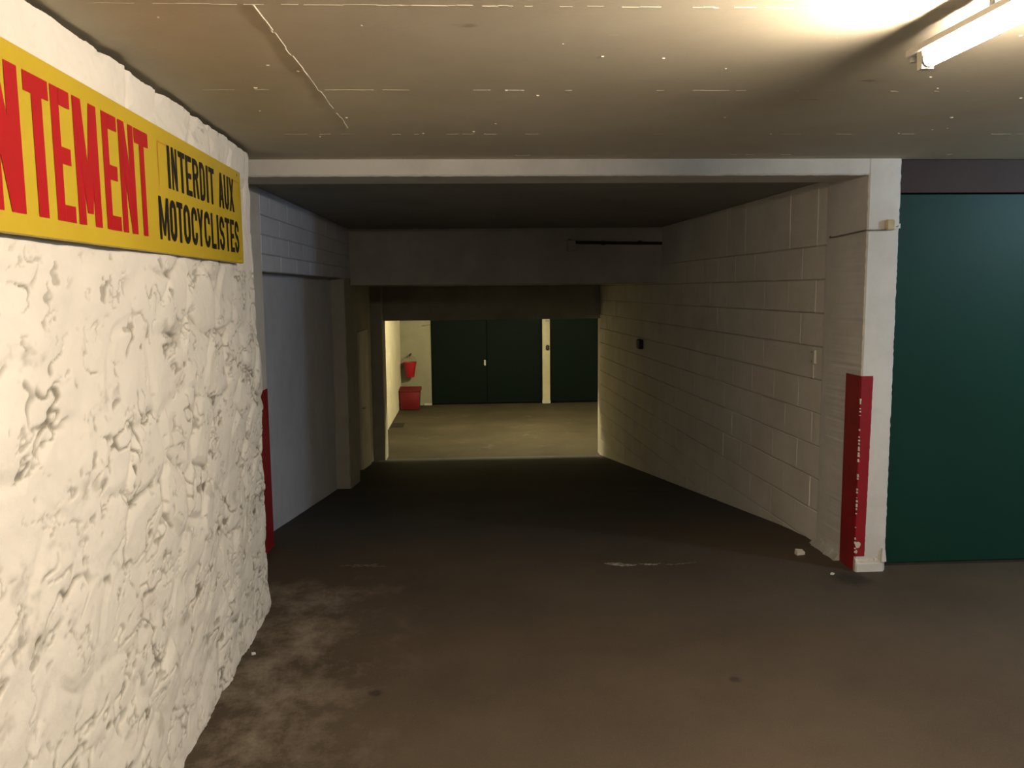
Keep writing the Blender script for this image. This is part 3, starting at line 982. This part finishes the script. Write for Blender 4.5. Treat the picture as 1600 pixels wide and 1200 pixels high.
# ------------------------------------------------------------------ yellow painted sign on the stone wall
SG = lambda y: SX(y) + 0.035
sgn = empty('wall_sign', (SG(2.8), 2.8, 1.78))
tag(sgn, 'long yellow sign with red and black lettering on the whitewashed wall', 'sign')
s0, s1 = 1.60, 3.862
z0, z1 = 1.779, 2.184
m = MB().hexa([(SG(s0) - .022, s0, z0), (SG(s0), s0, z0), (SG(s1), s1, z0), (SG(s1) - .022, s1, z0)],
              [(SG(s0) - .022, s0, z1), (SG(s0), s0, z1), (SG(s1), s1, z1), (SG(s1) - .022, s1, z1)])
m.bevel(.002)
keep(m.build('sign_board', 'yellow'), sgn)
for y, z in ((1.75, 1.80), (1.75, 2.165), (3.80, 1.80), (3.80, 2.165)):
    keep(MB().tube([(SG(y) - .09, y, z), (SG(y) + .0015, y, z)], .006, 8).build('nail', 'wire'), sgn)


def arcpts(cx, cy, rx, ry, a0, a1, n=14):
    return [(cx + rx * math.cos(math.radians(a0 + (a1 - a0) * k / n)), cy + ry * math.sin(math.radians(a0 + (a1 - a0) * k / n))) for k in range(n + 1)]


def strip(pts, th):
    """outline strip of width th (metric) round a centre line"""
    n = len(pts)
    Q = []
    for i in range(n):
        a, b_ = pts[max(i - 1, 0)], pts[min(i + 1, n - 1)]
        dx, dy = b_[0] - a[0], b_[1] - a[1]
        L = math.hypot(dx, dy) or 1
        Q.append(((pts[i][0] - dy / L * th / 2, pts[i][1] + dx / L * th / 2), (pts[i][0] + dy / L * th / 2, pts[i][1] - dx / L * th / 2)))
    return [[Q[i][0], Q[i][1], Q[i + 1][1], Q[i + 1][0]] for i in range(n - 1)]


def glyph(ch, w, h, sw, sh):
    R = lambda x0, y0, x1, y1: [(x0, y0), (x1, y0), (x1, y1), (x0, y1)]
    t = sw
    rx, ry = (w - t) / 2, min((w - t) / 2 * 1.15, h * .2)
    if ch == 'I':
        return [R(0, 0, w, h)]
    if ch == 'L':
        return [R(0, 0, t, h), R(t, 0, w, sh)]
    if ch == 'T':
        return [R(0, h - sh, w, h), R((w - t) / 2, 0, (w + t) / 2, h - sh)]
    if ch == 'E':
        return [R(0, 0, t, h), R(t, 0, w, sh), R(t, h - sh, w, h), R(t, h * .5 - sh * .5, w * .92, h * .5 + sh * .5)]
    if ch == 'N':
        return [R(0, 0, t, h), R(w - t, 0, w, h), [(0, h), (t * 1.12, h), (w, 0), (w - t * 1.12, 0)]]
    if ch == 'M':
        c = w / 2
        return [R(0, 0, t, h), R(w - t, 0, w, h), [(0, h), (t * 1.08, h), (c + t * .40, h * .10), (c - t * .40, h * .10)], [(w - t * 1.08, h), (w, h), (c + t * .40, h * .10), (c - t * .40, h * .10)]]
    if ch == 'A':
        c = w / 2
        return [[(0, 0), (t, 0), (c + t * .5, h), (c - t * .5, h)], [(w - t, 0), (w, 0), (c + t * .5, h), (c - t * .5, h)], R(w * .22, h * .22, w * .78, h * .22 + sh)]
    if ch == 'X':
        return [[(0, 0), (t, 0), (w, h), (w - t, h)], [(w - t, 0), (w, 0), (t, h), (0, h)]]
    if ch == 'Y':
        c = w / 2
        return [R(c - t / 2, 0, c + t / 2, h * .48), [(0, h), (t, h), (c + t / 2, h * .46), (c - t / 2, h * .46)], [(w - t, h), (w, h), (c + t / 2, h * .46), (c - t / 2, h * .46)]]
    if ch == 'U':
        return strip([(t / 2, h)] + [(t / 2, t / 2 + ry)] + arcpts(w / 2, t / 2 + ry, rx, ry, 180, 360) + [(w - t / 2, h)], t)
    if ch == 'O':
        p = arcpts(w / 2, t / 2 + ry, rx, ry, 180, 360) + arcpts(w / 2, h - t / 2 - ry, rx, ry, 0, 180)
        return strip(p + [p[0], p[1]], t)
    if ch == 'C':
        return strip([(w - t / 2, h * .66)] + arcpts(w / 2, h - t / 2 - ry, rx, ry, 0, 180) + arcpts(w / 2, t / 2 + ry, rx, ry, 180, 360) + [(w - t / 2, h * .34)], t)
    if ch == 'D':
        return [R(0, 0, t, h)] + strip([(t * .5, h - sh / 2)] + [(w * .45, h - sh / 2)] + arcpts(w * .45, h - sh / 2 - ry, w * .55 - t / 2, ry, 90, 0) + arcpts(w * .45, sh / 2 + ry, w * .55 - t / 2, ry, 0, -90) + [(t * .5, sh / 2)], (t + sh) / 2)
    if ch == 'R':
        return [R(0, 0, t, h)] + strip([(t * .5, h - sh / 2), (w * .45, h - sh / 2)] + arcpts(w * .45, h * .74, w * .55 - t / 2, h * .26 - sh / 2, 90, -90) + [(t * .5, h * .48 + sh / 2)], (t + sh) / 2) + [[(w - t, 0), (w, 0), (w * .78, h * .5), (w * .78 - t, h * .5)]]
    if ch == 'S':
        p = [(w - t / 2, h * .68)] + arcpts(w / 2, h - t / 2 - ry, rx, ry, 0, 180) + [(t / 2, h * .66), (w * .32, h * .54), (w * .68, h * .46), (w - t / 2, h * .34)] + arcpts(w / 2, t / 2 + ry, rx, ry, 0, -180) + [(t / 2, h * .32)]
        return strip(p, t)


def letter(ch, ya, yb, za, zb, sw, sh, mat, off):
    """letters run along +Y of the wall; each one a flat painted shape 1 mm proud of the board"""
    polys = glyph(ch, yb - ya, zb - za, sw, sh)
    V, Fc = [], []
    for k, p in enumerate(polys):
        i = len(V)
        o_ = off + 0.00025 * (k % 3)
        a = sum(p[q][0] * p[(q + 1) % 4][1] - p[(q + 1) % 4][0] * p[q][1] for q in range(4))
        if a < 0:
            p = p[::-1]
        V += [(SG(ya + x) + o_, ya + x, za + z) for x, z in p]
        Fc.append((i, i + 1, i + 2, i + 3))
    return keep(mesh_obj('letter', V, Fc, mat), sgn)


zr0, zr1 = 1.824, 2.138
for ch, a, b_, sw in (('N', 1.748, 1.894, .054), ('T', 1.918, 2.034, .048), ('E', 2.044, 2.142, .042), ('M', 2.160, 2.300, .043), ('E', 2.334, 2.434, .040), ('N', 2.447, 2.560, .039), ('T', 2.568, 2.683, .038)):
    letter(ch, a, b_, zr0, zr1, sw, .044 if ch == 'T' else .040, 'sign_red', .0012)
zb0, zb1 = 1.996, 2.137
for ch, a, b_ in (('I', 2.862, 2.888), ('N', 2.903, 2.961), ('T', 2.977, 3.050), ('E', 3.058, 3.126), ('R', 3.139, 3.213), ('D', 3.226, 3.294), ('I', 3.312, 3.338), ('T', 3.349, 3.424), ('A', 3.485, 3.562), ('U', 3.572, 3.642), ('X', 3.650, 3.730)):
    letter(ch, a, b_, zb0, zb1, .018 if ch == 'N' else .021 if ch == 'M' else .024, .020, 'sign_black', .0012)
zb0, zb1 = 1.822, 1.960
for ch, a, b_ in (('M', 2.752, 2.848), ('O', 2.858, 2.926), ('T', 2.932, 2.998), ('O', 3.004, 3.078), ('C', 3.094, 3.165), ('Y', 3.168, 3.244), ('C', 3.256, 3.332), ('L', 3.350, 3.415), ('I', 3.432, 3.458), ('S', 3.470, 3.545), ('T', 3.556, 3.630), ('E', 3.642, 3.706), ('S', 3.716, 3.786)):
    letter(ch, a, b_, zb0, zb1, .018 if ch == 'N' else .021 if ch == 'M' else .024, .020, 'sign_black', .0012)
# thin leftover setting-out lines of the painter
t = NT('thin_red_line')
M['thin_red'] = t.done(t.mix(t.noise(60, 3), (0.45, 0.12, 0.02, 1), (0.58, 0.30, 0.02, 1)), .5)
for (a, b_, zz0, zz1) in ((2.774, 2.858, 2.131, 2.1355), (2.770, 2.776, 1.998, 2.1355), (3.735, 3.822, 2.1315, 2.1355), (3.818, 3.822, 2.06, 2.1355)):
    V = [(SG(a) + .001, a, zz0), (SG(b_) + .001, b_, zz0), (SG(b_) + .001, b_, zz1), (SG(a) + .001, a, zz1)]
    keep(mesh_obj('guide_line', V, [(0, 1, 2, 3)], 'thin_red'), sgn)

# ------------------------------------------------------------------ lamps
def batten(x, ya, yb, label, mat):
    """bare tube under a batten, tube along Y"""
    e = empty('fluorescent_lamp', (x, (ya + yb) / 2, ZC))
    tag(e, label, 'lamp')
    h = MB().box(x - .022, x + .022, ya - .09, yb + .09, 2.264, 2.284)
    h.bevel(.003)
    keep(h.build('spine', 'batten'), e)
    for y in (ya + .18, yb - .25):
        keep(MB().tube([(x, y, 2.283), (x, y, ZC - .001)], .006, 10).build('hanger', 'steel'), e)
    keep(MB().tube([(x, ya, 2.240), (x, yb, 2.240)], .019, 20).build('tube', 'tube', None, True), e)
    for y, s in ((ya, -1), (yb, 1)):
        keep(MB().tube([(x, y, 2.240), (x, y + s * .012, 2.240)], .0195, 16).build('tube_cap', 'steel'), e)
        hb = MB().hexa([(x - .016, y + s * .012, 2.218), (x + .016, y + s * .012, 2.218), (x + .016, y + s * .035, 2.218), (x - .016, y + s * .035, 2.218)][::s],
                       [(x - .018, y + s * .010, 2.266), (x + .018, y + s * .010, 2.266), (x + .018, y + s * .037, 2.266), (x - .018, y + s * .037, 2.266)][::s])
        keep(hb.build('lamp_holder', 'batten'), e)
    keep(MB().tube([(x - .006, yb + .075, 2.266), (x - .006, yb + .075, 2.250)], .009, 10).build('end_screw', 'steel'), e)
    return e


batten(1.222, 0.70, 2.185, 'lit fluorescent tube under a white batten on the ceiling', 'tube')


def globe(x, y, z, r, mat, label, zceil):
    e = empty('globe_lamp', (x, y, zceil))
    tag(e, label, 'lamp')
    prof = [(r * math.sin(math.pi * k / 14), -r * math.cos(math.pi * k / 14)) for k in range(1, 14)]
    keep(MB().lathe(prof, (x, y, z), 24).build('globe', mat, None, True), e)
    keep(MB().lathe([(r * .45, z + r * .93 - z), (r * .55, z + r * .95 - z), (r * .55, zceil - z - .001), (r * .5, zceil - z)], (x, y, z), 20).build('lamp_base', 'batten'), e)
    return e


globe(4.2, 3.1, 2.20, .085, 'cool', 'cool white globe lamp on the ceiling before the green door', ZC)
globe(1.25, 14.1, 1.93, .08, 'far', 'warm globe lamp on the far garage ceiling behind the lintel', ZF)
